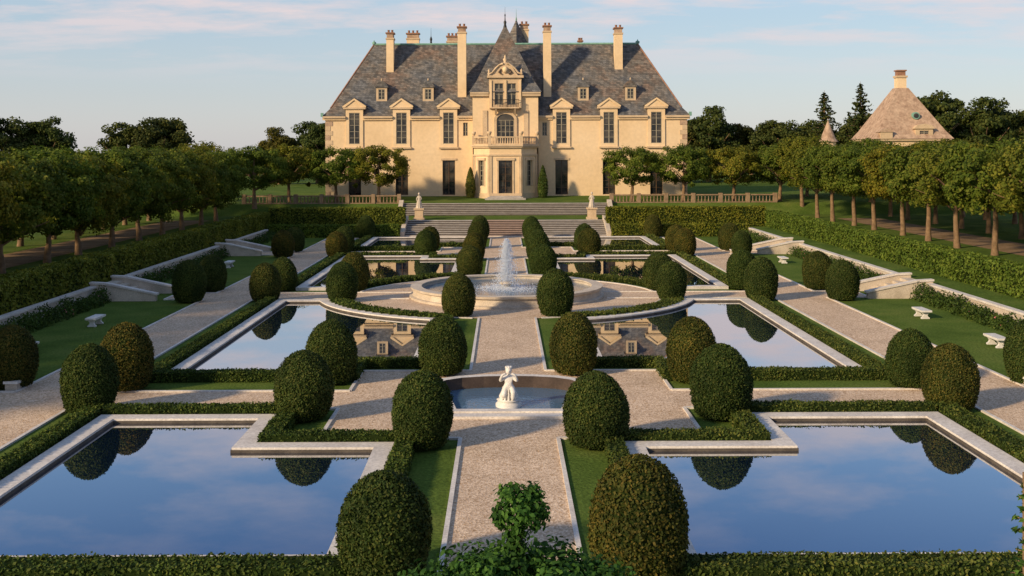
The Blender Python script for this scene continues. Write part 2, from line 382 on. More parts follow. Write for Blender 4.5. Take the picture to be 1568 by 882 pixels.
# ------------------------------------------------------------------ topiaries
def topiary_mesh(i,R=.96,Hh=2.42):
    mb=MB(); z0=.1; tm=random.choice([.36,.4,.44]); pw=random.uniform(2.1,2.5)
    def rad(t):
        t=np.asarray(t); lo=np.sqrt(np.maximum(0,1-.42*((tm-t)/tm)**2)); hi=np.maximum(0,1-(np.maximum(t-tm,0)/(1-tm))**pw)**.55
        return R*np.where(t<tm,lo,hi)
    ph=rng.uniform(0,6.28,4)
    def wob(a,t): return 1+.025*np.sin(2*a+ph[0]+3*t)+.015*np.sin(5*a+ph[1]-7*t)+.01*np.sin(9*a+ph[2]+13*t)
    T=np.linspace(0,1,18); sg=28; V=[];F=[]
    for t in T:
        for k in range(sg):
            a=2*math.pi*k/sg; r=float(rad(t))*.955*float(wob(a,t)); V.append((r*math.cos(a),r*math.sin(a),z0+t*(Hh-z0)*.98))
    for j in range(17):
        for k in range(sg): F.append((j*sg+k,j*sg+(k+1)%sg,(j+1)*sg+(k+1)%sg,(j+1)*sg+k))
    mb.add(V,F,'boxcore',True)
    mb.tube([(0,0,0),(0,0,.4)],[.1,.08],'bark')
    n=13000; t=rng.uniform(0,1,n*2); keep=rng.uniform(size=n*2)<np.maximum(rad(t)/R,.35); t=t[keep][:n]; n=len(t)
    a=rng.uniform(0,2*math.pi,n); t=np.clip(t,0,.999)
    top=rng.uniform(size=n)<.1; t[top]=1-rng.uniform(0,1,top.sum())**2*.15
    for q in range(4):
        ta,aa=rng.uniform(.1,.8),rng.uniform(0,6.28); dd=((t-ta)/.045)**2+(np.angle(np.exp(1j*(a-aa)))/.13)**2
        kp=(dd>1)|(rng.uniform(size=len(t))<.4); t=t[kp]; a=a[kp]
    n=len(t)
    e=.01; dr=(rad(np.minimum(t+e,1))-rad(np.maximum(t-e,0)))/(2*e*Hh)
    r=rad(t)*wob(a,t)*(1+rng.normal(size=n)*.014)
    P=np.stack([r*np.cos(a),r*np.sin(a),z0+t*(Hh-z0)],1); Nn=norm(np.stack([np.cos(a),np.sin(a),-dr],1))
    P+=Nn*(rng.normal(size=n)*.018)[:,None]
    leaves(mb,P,Nn,.038,'box',.65)
    return mb.mesh('topiary_bush')
TM=[topiary_mesh(i) for i in range(6)]
tp=[]
for s in (-1,1):
    for y in (22.9,33.5,44.4,60,79,90.5,102,113): tp.append((s*2.65,y))
    for y in (37,42.8,94.4,100): tp.append((sx(s,7.05),y))
    for y in (38,41.7,66,71.2,94,98.6,114): tp.append((sx(s,14.95),y))
    for y in (42.2,66,71.2,94,99): tp.append((sx(s,19.7),y))
    for y in (66,71.2): tp.append((s*9.9,y))
for k,(x,y) in enumerate(tp):
    f=random.uniform(.93,1.05)*(1.06 if y<25 else 1); 
    mkobj('topiary_bush',TM[k%6],None,(x,y,0),random.uniform(0,6.28),(f*random.uniform(.97,1.04),f,f*random.uniform(.95,1.05)))
for s in (-1,1):
    for y in (41.6,66.6,95.7):
        mb=MB(); x=sx(s,19.1)+s*.25
        mb.box(x-.22,x+.22,y-.22,y+.22,0,.3,'stone'); mb.box(x-.27,x+.27,y-.27,y+.27,.3,.4,'marble'); mb.obj('stone_post')
def bench(x,y,s):
    mb=MB(); mb.box(-.27,.27,-.75,.75,.38,.47,'marble'); mb.box(-.24,.24,-.7,.7,.35,.38,'marble')
    for yy in (-.48,.48):
        P=[(-.22,0),(.22,0),(.22,.06),(.13,.12),(.1,.2),(.15,.28),(.21,.35),(-.21,.35),(-.15,.28),(-.1,.2),(-.13,.12),(-.22,.06)]
        mb.extr(P,yy-.07,yy+.07,'marble')
    mb.obj('garden_bench',None,(x,y,0))
for x,y in ((22.3,59),(22.4,50.3),(22.2,88),(-21.5,57.3),(-21.5,49),(-21.7,86)): bench(x,y,1)
# ------------------------------------------------------------------ central fountain
e=empty('garden_fountain',(0,CY,0)); mb=MB()
mb.lathe([(6.05,0),(6.05,.12),(5.85,.16),(5.8,.5),(5.95,.54),(5.98,.68),(5.3,.68),(5.3,.6),(5.38,.55),(5.38,.1)],(0,CY,.014),'stone',96,False); mb.obj('basin',e)
mb=MB(); mb.lathe([(5.39,.44),(.001,.44)],(0,CY,0),'fwater',64,False); mb.obj('basin_water',e)
mb=MB(); mb.lathe([(.0,.9),(.35,.9),(.5,.8),(.3,.7),(.14,.6),(.2,.44),(.3,.3)],(0,CY,0),'stone',20); mb.obj('nozzle',e)
mb=MB(); n=15000
ph=rng.uniform(0,1,n)**.8; a=rng.uniform(0,6.28,n); up=rng.uniform(size=n)<.4
z=np.where(up,.8+2.75*ph,.45+ (3.0)*(1-ph**1.6)); r=np.where(up,.03+.06*ph,.08+.6*ph**1.3)*np.abs(rng.normal(size=n))*.8
P=np.stack([r*np.cos(a),CY+r*np.sin(a),z],1)
t=np.array([(0,0,1),(1,0,-.6),(-.5,.87,-.6),(-.5,-.87,-.6)]); sz=rng.uniform(.01,.03,n)
V=P[:,None,:]+t[None]*sz[:,None,None]*[1,1,1.8]; F=(np.arange(n)*4)[:,None,None]+np.array([(0,1,2),(0,2,3),(0,3,1),(1,3,2)])[None]
mb.add(V.reshape(-1,3),F.reshape(-1,3),'spray')
n=5000; a=rng.uniform(0,6.28,n); r=np.abs(rng.normal(size=n))*1.0+.2; P=np.stack([r*np.cos(a),CY+r*np.sin(a),.45+rng.uniform(0,.12,n)],1)
leaves(mb,P,np.tile([0,0,1.],(n,1)),.035,'spray',.6); mb.obj('water_jet',e)
# ------------------------------------------------------------------ statues
def skin(name,verts,edges,radii,mat,parent,loc,rot=0,sc=1):
    me=bpy.data.meshes.new(name); c,s_=math.cos(rot),math.sin(rot)
    me.from_pydata([(loc[0]+sc*(x*c-y*s_),loc[1]+sc*(x*s_+y*c),loc[2]+sc*z) for x,y,z in verts],edges,[])
    o=mkobj(name,me,parent); md=o.modifiers.new('Skin','SKIN'); md.use_smooth_shade=True
    for i,r in enumerate(radii): me.skin_vertices[0].data[i].radius=(r*sc,r*sc)
    me.skin_vertices[0].data[0].use_root=True
    sb=o.modifiers.new('Sub','SUBSURF'); sb.levels=2; sb.render_levels=2
    me.materials.append(M[mat]); return o
def ball(mb,c,r,k,sz=1,seg=14):
    mb.lathe([(max(r*math.sin(math.pi*i/8),.001),-r*sz*math.cos(math.pi*i/8)) for i in range(9)],c,k,seg)
def figure(e,loc,sc,mode):
    x,y,z=loc
    if mode=='kneel':
        V=[(0,0,.42),(0,-.02,.62),(0,-.01,.82),(0,-.02,.93),(0,-.04,.99),
           (.17,0,.83),(.33,-.1,.72),(.24,-.22,.98),(.1,-.2,1.02),(-.17,0,.83),(-.33,-.1,.72),(-.24,-.22,.98),(-.1,-.2,1.02),
           (.13,-.05,.38),(.18,-.34,.34),(.16,-.3,.08),(.14,.02,.05),(-.13,-.05,.38),(-.2,-.3,.2),(-.16,0,.08),(-.14,.2,.05)]
        E=[(0,1),(1,2),(2,3),(3,4),(2,5),(5,6),(6,7),(7,8),(2,9),(9,10),(10,11),(11,12),(0,13),(13,14),(14,15),(15,16),(0,17),(17,18),(18,19),(19,20)]
        R=[.17,.15,.15,.06,.06,.08,.06,.045,.04,.08,.06,.045,.04,.13,.1,.07,.06,.13,.1,.08,.06]
        skin('figure',V,E,R,'marble',e,loc,0,sc)
        mb=MB(); hz=z+1.1*sc; ball(mb,(x,y-.05*sc,hz),.115*sc,'marble',1.25); ball(mb,(x,y+.0*sc,hz+.05*sc),.125*sc,'marble',1.05)
        ball(mb,(x,y-.165*sc,hz-.01*sc),.025*sc,'marble',1.4,8)
        for q in range(9):
            a=q*.7; ball(mb,(x+.1*math.cos(a)*sc,y+.02+.09*math.sin(a)*sc,hz+.12*sc),.045*sc,'marble',1,8)
        mb.lathe([(.26,0),(.3,.12),(.22,.3),(.18,.46)],(x,y+.08*sc,z),'marble',20,True,1.15,.9)
        for i in range(7):
            a=math.pi*(1+ (i+.5)/7); mb.tube([(x+.3*math.cos(a),y+.05+.3*math.sin(a),z),(x+.2*math.cos(a),y+.03+.18*math.sin(a),z+.42*sc)],[.04,.02],'marble',6)
        mb.obj('head_and_drapery',e)
    else:
        V=[(0,0,.8),(0,-.01,1.0),(0,0,1.25),(0,-.01,1.4),(0,-.02,1.48),(.18,0,1.27),(.27,-.05,1.0),(.12,-.22,.95),(-.18,0,1.27),(-.3,-.02,1.02),(-.24,-.12,.8)]
        E=[(0,1),(1,2),(2,3),(3,4),(2,5),(5,6),(6,7),(2,8),(8,9),(9,10)]
        skin('figure',V,E,[.17,.15,.17,.07,.07,.08,.06,.045,.08,.06,.045],'stone',e,loc,0,sc)
        mb=MB(); ball(mb,(x,y-.03*sc,z+1.6*sc),.11*sc,'stone',1.25); ball(mb,(x,y+.02*sc,z+1.64*sc),.12*sc,'stone',1.05)
        mb.lathe([(.36*sc,0),(.32*sc,.3*sc),(.24*sc,.7*sc),(.18*sc,.98*sc)],loc,'stone',18,True)
        for i in range(10):
            a=2*math.pi*i/10; mb.tube([(x+.35*sc*math.cos(a),y+.35*sc*math.sin(a),z),(x+.2*sc*math.cos(a),y+.2*sc*math.sin(a),z+.9*sc)],[.05*sc,.02*sc],'stone',6)
        mb.obj('head_and_drapery',e)
yc=39.75
P=[(-2.1,-2.4,.16),(2.1,-2.4,.16),(2.3,-1.3,.2),(2.75,-1.0,.4),(3.0,-.2,.5),(2.95,.7,.5),(2.6,1.35,.5),(1.9,1.85,.5),(1,2.1,.5),(0,2.18,.5),(-1,2.1,.5),(-1.9,1.85,.5),(-2.6,1.35,.5),(-2.95,.7,.5),(-3.0,-.2,.5),(-2.75,-1.0,.4),(-2.3,-1.3,.2)]
poly=[(x,yc+y) for x,y,z in P]; hz_=[p[2] for p in P]
o,inn=inset(poly,.36); n=len(o); mb=MB()
V=[(x,y,0) for x,y in o]+[(x,y,h) for (x,y),h in zip(o,hz_)]+[(x,y,h) for (x,y),h in zip(inn,hz_)]
mb.add(V,[(i,(i+1)%n,n+(i+1)%n,n+i) for i in range(n)]+[(n+i,n+(i+1)%n,2*n+(i+1)%n,2*n+i) for i in range(n)],'coping')
V=[(x,y,h) for (x,y),h in zip(inn,hz_)]+[(x,y,.02) for x,y in inn]; mb.add(V,[(i,(i+1)%n,n+(i+1)%n,n+i) for i in range(n)],'basinred')
mb.box(-2.5,2.5,yc-2.9,yc-2.403,0,.1,'coping')
e=empty('statue_fountain_pool',(0,yc,0)); mb.obj('basin',e)
wb=MB(); wb.add([(x,y,.07) for x,y in inset(poly,.35)[1]],[tuple(range(n))],'fwater'); wb.obj('water',e)
ys_=yc-1.25; e=empty('garden_statue',(0,ys_,0)); mb=MB()
mb.lathe([(.46,.0),(.46,.14),(.4,.18),(.38,.24),(.43,.28),(.0,.28)],(0,ys_,.03),'marble',20); mb.obj('base',e)
figure(e,(0,ys_,.29),.93,'kneel')
# ------------------------------------------------------------------ steps up to house
mb=MB(); n=9
for i in range(n):
    y0=116.0+i*.5; z1=1.46*(i+1)/n; ex=.6 if i==n-1 else 0
    for a,b,k_ in ((-10.7,-2.2,'stepstone'),(2.2,10.7,'stepstone'),(-2.2,2.2,'stepbrick')):
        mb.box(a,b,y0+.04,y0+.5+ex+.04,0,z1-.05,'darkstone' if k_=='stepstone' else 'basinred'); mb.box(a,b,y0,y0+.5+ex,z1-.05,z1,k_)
for s in (-1,1):
    a,b=sorted((s*10.7,s*11.15)); mb.extrx([(115.7,0),(121.3,0),(121.3,1.95),(120.4,1.95),(115.7,.55)],a,b,'stone')
mb.obj('stone_steps')
mb=MB(); n=7
for i in range(n):
    ex=.6 if i==n-1 else 0; z1=1.6+1.3*(i+1)/n
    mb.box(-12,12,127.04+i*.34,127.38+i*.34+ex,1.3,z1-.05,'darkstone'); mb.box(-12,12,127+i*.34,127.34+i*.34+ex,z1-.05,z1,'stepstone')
for s in (-1,1):
    a,b=sorted((s*12,s*12.5)); mb.extrx([(126.8,1.4),(129.9,1.4),(129.9,3.3),(129.2,3.3),(126.8,2)],a,b,'stone')
mb.obj('stone_steps')
for s in (-1,1):
    x=s*9.6 ; y=122; z=1.42; e=empty('pedestal_statue',(x,y,z)); mb=MB()
    mb.box(x-.6,x+.6,y-.6,y+.6,z,z+.25,'trim'); mb.box(x-.46,x+.46,y-.46,y+.46,z+.25,z+1.15,'trim'); mb.box(x-.58,x+.58,y-.58,y+.58,z+1.15,z+1.32,'trim'); mb.obj('pedestal',e)
    figure(e,(x,y,z+1.32),.98,'robe')
def balust(mb,p0,p1,z0,h,k='stone',sp=.32,r=.075,rail=.16):
    p0=Vector(p0);p1=Vector(p1);L=(p1-p0).length;d=(p1-p0)/L;nn=Vector((-d.y,d.x))*rail
    for a,b in ((0,.12),(h-.14,h)):
        q=[(p0-nn),(p1-nn),(p1+nn),(p0+nn)]
        mb.hexa([(v.x,v.y,z0+a) for v in q]+[(v.x,v.y,z0+b) for v in q],k)
    m_=int(L/sp)
    for i in range(m_):
        p=p0+d*(L*(i+.5)/m_); mb.lathe([(r*.7,.12),(r*1.2,.3),(r*.6,.55),(r*.8,h-.14)],(p.x,p.y,z0),k,6)
for x0,x1 in ((-31,-12.6),(12.6,32)):
    mb=MB(); balust(mb,(x0,130.2),(x1,130.2),2.86,1.0,'wood',.4)
    q=x0
    while q<=x1: mb.box(q-.22,q+.22,129.95,130.45,2.86,4.0,'wood'); q+=(x1-x0)/6-.001
    mb.obj('terrace_balustrade')
# ------------------------------------------------------------------ mansion
HZ=3.33
E=empty('mansion_house',(0,147,HZ))
class FR:
    def __init__(s,p0,p1):
        s.O=Vector(p0); d=Vector(p1)-s.O; s.L=d.length; s.u=d/s.L; s.n=Vector((s.u.y,-s.u.x))
    def p(s,a,z,d=0): v=s.O+s.u*a+s.n*d; return (v.x,v.y,z)
    def box(s,mb,a0,a1,z0,z1,d0,d1,k):
        mb.hexa([s.p(a0,z0,d1),s.p(a1,z0,d1),s.p(a1,z0,d0),s.p(a0,z0,d0),s.p(a0,z1,d1),s.p(a1,z1,d1),s.p(a1,z1,d0),s.p(a0,z1,d0)],k)
    def wall(s,mb,a0,a1,z0,z1,ops,k,depth=.35,d=0):
        A=sorted({a0,a1,*[min(max(o[i],a0),a1) for o in ops for i in (0,1)]}); Z=sorted({z0,z1,*[min(max(o[i],z0),z1) for o in ops for i in (2,3)]})
        for i in range(len(A)-1):
            for j in range(len(Z)-1):
                ca,cz=(A[i]+A[i+1])/2,(Z[j]+Z[j+1])/2
                if any(o[0]<ca<o[1] and o[2]<cz<o[3] for o in ops): continue
                mb.add([s.p(A[i],Z[j],d),s.p(A[i+1],Z[j],d),s.p(A[i+1],Z[j+1],d),s.p(A[i],Z[j+1],d)],[(0,1,2,3)],k)
        for o in ops:
            q=[(o[0],o[2]),(o[1],o[2]),(o[1],o[3]),(o[0],o[3])]
            for i in range(4):
                a,b=q[i],q[(i+1)%4]
                mb.add([s.p(a[0],a[1],d),s.p(b[0],b[1],d),s.p(b[0],b[1],d-depth),s.p(a[0],a[1],d-depth)],[(0,1,2,3)],k)
    def window(s,a0,a1,z0,z1,d,nx=2,nz=4,k='frame'):
        wm.add([s.p(a0,z0,d),s.p(a1,z0,d),s.p(a1,z1,d),s.p(a0,z1,d)],[(0,1,2,3)],'glass')
        t=.075
        s.box(wm,a0,a0+t,z0,z1,d+.003,d+.07,k); s.box(wm,a1-t,a1,z0,z1,d+.003,d+.07,k)
        s.box(wm,a0+t,a1-t,z1-t,z1,d+.003,d+.07,k); s.box(wm,a0+t,a1-t,z0,z0+t,d+.003,d+.07,k)
        for i in range(1,nx): 
            a=a0+(a1-a0)*i/nx; w_=.055 if i*2==nx else .03; s.box(wm,a-w_,a+w_,z0+t,z1-t,d+.003,d+.06,k)
        for j in range(1,nz):
            z=z0+(z1-z0)*j/nz; s.box(wm,a0+t,a1-t,z-.025,z+.025,d+.003,d+.045,k)
wl=MB(); wm=MB(); tr=MB(); rf=MB(); ch=MB()
XL,XR=-22.9,23.2; Y0,Y1=140,154
f=FR((XL,Y0),(XR,Y0)); BX=[-19.2,-13.2,-7.2,7.2,13.25,19.3]
ops=[]
for x in BX:
    a=x-XL; ops.append((a-.68,a+.68,10,13.2)); ops.append((a-.8,a+.8,HZ+.15,7.9))
for x in (-5.05,5.05): a=x-XL; ops.append((a-.3,a+.3,11,12.7))
f.wall(wl,0,f.L,HZ-.3,13.5,ops,'stucco',.32)
for p0,p1 in (((XR,Y0),(XR,Y1)),((XR,Y1),(XL,Y1)),((XL,Y1),(XL,Y0))):
    g_=FR(p0,p1); o=[]
    if g_.L<20:
        for a in (3.5,7,10.5): o+= [(a-.6,a+.6,10,12.9),(a-.7,a+.7,4.2,7.5)]
    g_.wall(wl,0,g_.L,HZ-.3,13.5,o,'stucco',.3)
    for q in o: g_.window(*q,-.28)
for x in (-5.05,5.05): a=x-XL; f.window(a-.3,a+.3,11,12.7,-.25,2,3)
for x in BX:
    a=x-XL
    f.window(a-.8,a+.8,HZ+.15,7.9,-.28,2,5,'doorwood')
    f.box(tr,a-1.0,a+1.0,7.9,8.15,0.003,.1,'trim'); 
    f.wall(tr,a-1.1,a+1.1,9.55,14.45,[(a-.68,a+.68,10,14.0)],'stucco',.2,.14)
    for q in (-1.1,1.1): tr.add([f.p(a+q,9.55,.14),f.p(a+q,9.55,-.05),f.p(a+q,14.45,-3),f.p(a+q,14.45,.14)],[(0,1,2,3)],'trim')
    tr.add([f.p(a-1.1,14.45,.14),f.p(a+1.1,14.45,.14),f.p(a+1.1,14.45,-3),f.p(a-1.1,14.45,-3)],[(0,1,2,3)],'trim')
    f.window(a-.68,a+.68,10,14,.02,2,5)
    f.box(tr,a-1.25,a+1.25,9.4,9.6,.003,.3,'trim')
    f.box(tr,a-1.42,a+1.42,14.45,14.68,-2.0,.32,'trim')
    y=Y0-.28
    tr.extr([(x-1.3,14.68),(x+1.3,14.68),(x,15.55)],y+.04,y+3.0,'stucco')
    for sg in (-1,1):
        tr.extr([(x+sg*1.5,14.68),(x+sg*1.5,14.85),(x,15.85),(x,15.6),(x+sg*1.2,14.68)],y-.08,y+.04,'stucco')
        rf.extr([(x+sg*1.5,14.86),(x,15.86),(x,15.93),(x+sg*1.56,14.9)],y-.1,y+3.4,'slate')
cuts=[XL-.3]+[v for x in BX if x<0 for v in (x-1.12,x+1.12)]+[-4.15]
cuts2=[4.25]+[v for x in BX if x>0 for v in (x-1.12,x+1.12)]+[XR+.3]
for C in (cuts,cuts2):
    for i in range(0,len(C),2):
        tr.box(C[i],C[i+1],Y0-.22,Y0-.002,13.05,13.3,'stucco'); tr.box(C[i],C[i+1],Y0-.42,Y0-.002,13.3,13.56,'trim')
tr.box(XR+.002,XR+.4,Y0-.002,Y1+.4,13.1,13.56,'trim'); tr.box(XL-.4,XL-.002,Y0-.002,Y1+.4,13.1,13.56,'trim')
for x,sg in ((XL,1),(XR,-1)):
    for j in range(17):
        w_=.9 if j%2 else .6; a,b=sorted((x-sg*.04,x+sg*w_)); tr.box(a,b,Y0-.05,Y0-.002,HZ+.6*j,HZ+.6*j+.56,'trim' if j%3 else 'tile')
ex0,ex1,ey0,ey1=XL-.45,XR+.45,Y0-.1,Y1+.4; rx0,rx1,ry,rz=-17.5,17.8,147,23.4
rings=[[(ex0,ey0,13.56),(ex1,ey0,13.56),(ex1,ey1,13.56),(ex0,ey1,13.56)],[(ex0+.95,ey0+.95,14.62),(ex1-.95,ey0+.95,14.62),(ex1-.95,ey1-.95,14.62),(ex0+.95,ey1-.95,14.62)]]
V=rings[0]+rings[1]; rf.add(V,[(i,(i+1)%4,4+(i+1)%4,4+i) for i in range(4)],'slate')
A,B,C_,D=rings[1]; r0,r1=(rx0,ry,rz),(rx1,ry,rz)
rf.add([A,B,r1,r0],[(0,1,2,3)],'slate'); rf.add([C_,D,r0,r1],[(0,1,2,3)],'slate'); rf.add([B,C_,r1],[(0,1,2)],'slate'); rf.add([D,A,r0],[(0,1,2)],'slate')
rf.add([(ex0,ey0,13.56),(ex1,ey0,13.56),(ex1,ey1,13.56),(ex0,ey1,13.56)],[(0,1,2,3)],'trim')
tr.tube([r0,r1],[.16,.16],'copper',6)
for a,b in ((A,r0),(B,r1)): tr.tube([a,b],[.1,.1],'redbrick',5)
for r_ in (r0,r1): tr.lathe([(.22,0),(.3,.25),(.1,.4),(.01,.6)],r_,'copper',8)
for x in (ex0,ex1): tr.box(x-.15,x+.15,ey0-.12,ey0+.35,13.5,14.0,'copper')
for x in (-15.9,-9.9,10.1,16.2):
    g_=FR((x-.7,141.5),(x+.7,141.5)); g_.wall(tr,0,1.4,15.4,17.3,[(.28,1.12,15.75,17.1)],'trim',.15)
    g_.window(.28,1.12,15.75,17.1,-.1,2,3)
    for q in (0,1.4): tr.add([g_.p(q,15.4),g_.p(q,15.4,-.3),g_.p(q,17.3,-2),g_.p(q,17.3)],[(0,1,2,3)],'slate')
    rf.extr([(x-.85,17.3),(x+.85,17.3),(x+.8,17.5),(x+.45,17.95),(x,18.2),(x-.45,17.95),(x-.8,17.5)],141.35,143.6,'slate')
    tr.lathe([(.08,0),(.1,.15),(.01,.35)],(x,141.6,18.2),'trim',6)
def chimney(x,y,z0,z1,w,dp):
    ch.box(x-w/2,x+w/2,y-dp/2,y+dp/2,z0,z1-1.0,'stucco')
    ch.box(x-w/2-.08,x+w/2+.08,y-dp/2-.08,y+dp/2+.08,z1-1.0,z1-.8,'trim')
    ch.box(x-w/2+.05,x+w/2-.05,y-dp/2+.05,y+dp/2-.05,z1-.8,z1-.25,'tile')
    ch.box(x-w/2-.1,x+w/2+.1,y-dp/2-.1,y+dp/2+.1,z1-.25,z1-.08,'redbrick')
    k=2 if w<1.3 else 3
    for i in range(k):
        ch.lathe([(.16,0),(.13,.3),(.17,.33),(.17,.38),(.1,.38)],(x-w/2+w*(i+.5)/k,y,z1-.08),'redbrick',8)
chimney(-15.1,145,17,24.8,.95,1.5); chimney(-5.55,142.5,16,25.3,1.1,1.3); chimney(5.5,142.5,16,25.4,1.0,1.3); chimney(15,145.2,18,25.4,1.05,1.5)
chimney(-12.6,151,17,25.4,1.7,1.0); chimney(-7.2,151,18,25.0,1.5,1.0); chimney(2.7,152,18,26.7,1.2,1.0); chimney(10.4,151,18,24.3,.6,.8)
cx0,cx1,cy=-4.1,4.2,138.8
f=FR((cx0,cy),(cx1,cy)); cc=(cx1-cx0)/2
ops=[(cc-1.1,cc+1.1,10,13.0)]
f.wall(wl,0,f.L,9.5,16.3,ops+[(cc-2.05,cc+2.05,14.6,16.3)],'stucco',.05)
for p0,p1 in (((cx1,cy),(cx1,143)),((cx0,143),(cx0,cy))): FR(p0,p1).wall(wl,0,4.2,HZ-.3,16.3,[],'stucco')
for a,b in ((cx0-.3,-2.05),(2.15,cx1+.3)):
    tr.box(a,b,cy-.35,cy-.002,16.0,16.3,'trim'); tr.box(a,b,cy-.45,cy+.4,16.3,16.5,'trim')
for s in (-1,1):
    x=cx0-.3 if s<0 else cx1; tr.box(x,x+.3,cy+.402,143.5,16.02,16.48,'trim')
ap=(.05,143.2,25.6); b4=[(cx0-.45,cy-.4,16.5),(cx1+.45,cy-.4,16.5),(cx1+.45,147.6,16.5),(cx0-.45,147.6,16.5)]
m4=[(cx0+.5,cy+.6,18.0),(cx1-.5,cy+.6,18.0),(cx1-.5,146.6,18.0),(cx0+.5,146.6,18.0)]
rf.add(b4+m4,[(i,(i+1)%4,4+(i+1)%4,4+i) for i in range(4)],'slate')
for i in range(4): rf.add([m4[i],m4[(i+1)%4],ap],[(0,1,2)],'slate')
tr.lathe([(.26,-.5),(.14,0),(.2,.3),(.08,.5),(.05,1.0),(.1,1.2),(.02,1.4),(.01,2.3)],ap,'iron',8)
rf.lathe([(3.0,0),(1.9,2.2),(.25,5.6),(.02,6.2)],(1.6,151,21),'slate',4,False); tr.lathe([(.08,-.3),(.12,0),(.04,.3),(.01,1.5)],(1.6,151,27.2),'copper',6)
tr.lathe([(.25,0),(.12,1.2),(.18,1.5),(.03,1.9),(.01,3.0)],(-10.0,149,22.8),'iron',6)
d0=.32; f.wall(tr,cc-2.05,cc+2.05,14.4,18.3,[(cc-1.35,cc-.25,14.9,17.6),(cc+.25,cc+1.35,14.9,17.6)],'trim',.3,d0)
for a in (cc-1.35,cc+.25): f.window(a,a+1.1,14.9,17.6,d0-.22,2,4)
for q in (cc-2.05,cc+2.05): tr.add([f.p(q,14.4,d0),f.p(q,14.4,-.1),f.p(q,18.3,-3),f.p(q,18.3,d0)],[(0,1,2,3)],'trim')
for a in (-1.85,0,1.85): f.box(tr,cc+a-.14,cc+a+.14,14.5,18,d0+.003,d0+.14,'stucco')
f.box(tr,cc-2.3,cc+2.3,18.3,18.6,-2.5,d0+.3,'trim')
xc=(cx0+cx1)/2; yf=cy-d0-.1
tr.extr([(xc-1.6,18.6),(xc+1.6,18.6),(xc+1.3,19.0),(xc+1.0,19.5),(xc+.6,19.9),(xc+.4,20.2),(xc-.4,20.2),(xc-.6,19.9),(xc-1.0,19.5),(xc-1.3,19.0)],yf,yf+1.6,'trim')
for s in (-1,1):
    tr.tube([(xc+s*2.1,yf-.06,18.75),(xc+s*1.6,yf-.06,18.95),(xc+s*1.2,yf-.06,19.5),(xc+s*.75,yf-.06,19.9),(xc+s*.3,yf-.06,20.1)],[.16,.14,.13,.12,.16],'trim')
    tr.lathe([(.12,0),(.2,.25),(.1,.45),(.16,.6),(.01,.9)],(xc+s*2.05,yf+.2,18.6),'trim',8)
    tr.tube([(xc+s*.45,yf-.1,18.75),(xc+s*.8,yf-.1,19.0),(xc+s*.5,yf-.1,19.4)],[.1,.12,.08],'basinred',6)
tr.lathe([(.3,0),(.18,.15),(.3,.45),(.12,.7),(.15,.85),(.01,1.1)],(xc,yf+.5,20.2),'trim',8)
ball(tr,(xc,yf-.03,19.3),.36,'stucco',1.2)
for i in range(17): x=xc-1.6+3.2*i/16; tr.box(x-.02,x+.02,cy-1.0,cy-.96,14.6,15.5,'iron')
tr.box(xc-1.65,xc+1.65,cy-1.02,cy-.94,15.5,15.56,'iron'); tr.box(xc-1.75,xc+1.75,cy-1.05,cy-d0-.01,14.42,14.58,'trim')
for s in (-1,1): tr.box(xc+s*1.62-.03,xc+s*1.62+.03,cy-.94,cy-.34,15.5,15.56,'iron'); tr.extrx([(cy-d0,13.6),(cy-d0,14.41),(cy-1.0,14.41)],xc+s*1.2-.12,xc+s*1.2+.12,'trim')
arch=[(xc+1.1*math.cos(math.pi*i/12),13.0+.75*math.sin(math.pi*i/12)) for i in range(13)]
wm.extr(arch,cy-.06,cy-.003,'glass'); f.window(cc-1.1,cc+1.1,10,13.0,-.04,4,4)
ar2=[(xc+1.45*math.cos(math.pi*i/12),13.0+1.1*math.sin(math.pi*i/12)) for i in range(13)]
for i in range(12):
    (a,b),(c,d_),(e1,f1),(g1,h1)=arch[i],arch[i+1],ar2[i+1],ar2[i]
    tr.hexa([(a,cy-.2,b),(c,cy-.2,d_),(e1,cy-.2,f1),(g1,cy-.2,h1),(a,cy-.002,b),(c,cy-.002,d_),(e1,cy-.002,f1),(g1,cy-.002,h1)],'trim')
for s in (-1,1): f.box(tr,cc+s*1.28-.17,cc+s*1.28+.17,9.9,13.0,.003,.18,'trim'); f.box(tr,cc+s*2.6-.3,cc+s*2.6+.3,9.9,14.2,.003,.12,'trim')
bp=[(-3.95,138.8),(-3.95,138.0),(-1.95,135.7),(2.0,135.7),(4.0,138.0),(4.0,138.8)]
for i in range(5):
    g_=FR(bp[i],bp[i+1]); o=[]
    if i==2: o=[(g_.L/2-.85,g_.L/2+.85,HZ+.3,7.9)]
    if i in (1,3): o=[(g_.L/2-.5,g_.L/2+.5,4.7,7.9)]
    g_.wall(wl,0,g_.L,HZ-.3,9.6,o,'stucco',.3)
    for q in o:
        g_.window(*q,-.25,2,5,'doorwood' if i==2 else 'frame')
        for a,b in ((q[0]-.2,q[0]),(q[1],q[1]+.2)): g_.box(tr,a,b,q[2],q[3],.003,.09,'trim')
        g_.box(tr,q[0]-.3,q[1]+.3,q[3],q[3]+.3,.003,.16,'trim')
    for a in (0.02,g_.L-.3):
        if i in (1,2,3): g_.box(tr,a,a+.28,HZ+.5,8.4,.003,.1,'trim')
for off,za,zb in ((.14,HZ-.2,HZ+.5),(.12,8.45,8.65),(.25,9.45,9.62),(.4,9.62,9.85)):
    P=inset(bp,-off)[1]; P=[(x,min(y,138.78)) for x,y in P]; tr.prism(P,za,zb,'trim')
for i in range(5):
    balust(tr,Vector(bp[i]),Vector(bp[i+1]),9.86,1.0,'trim',.3,.08,.11)
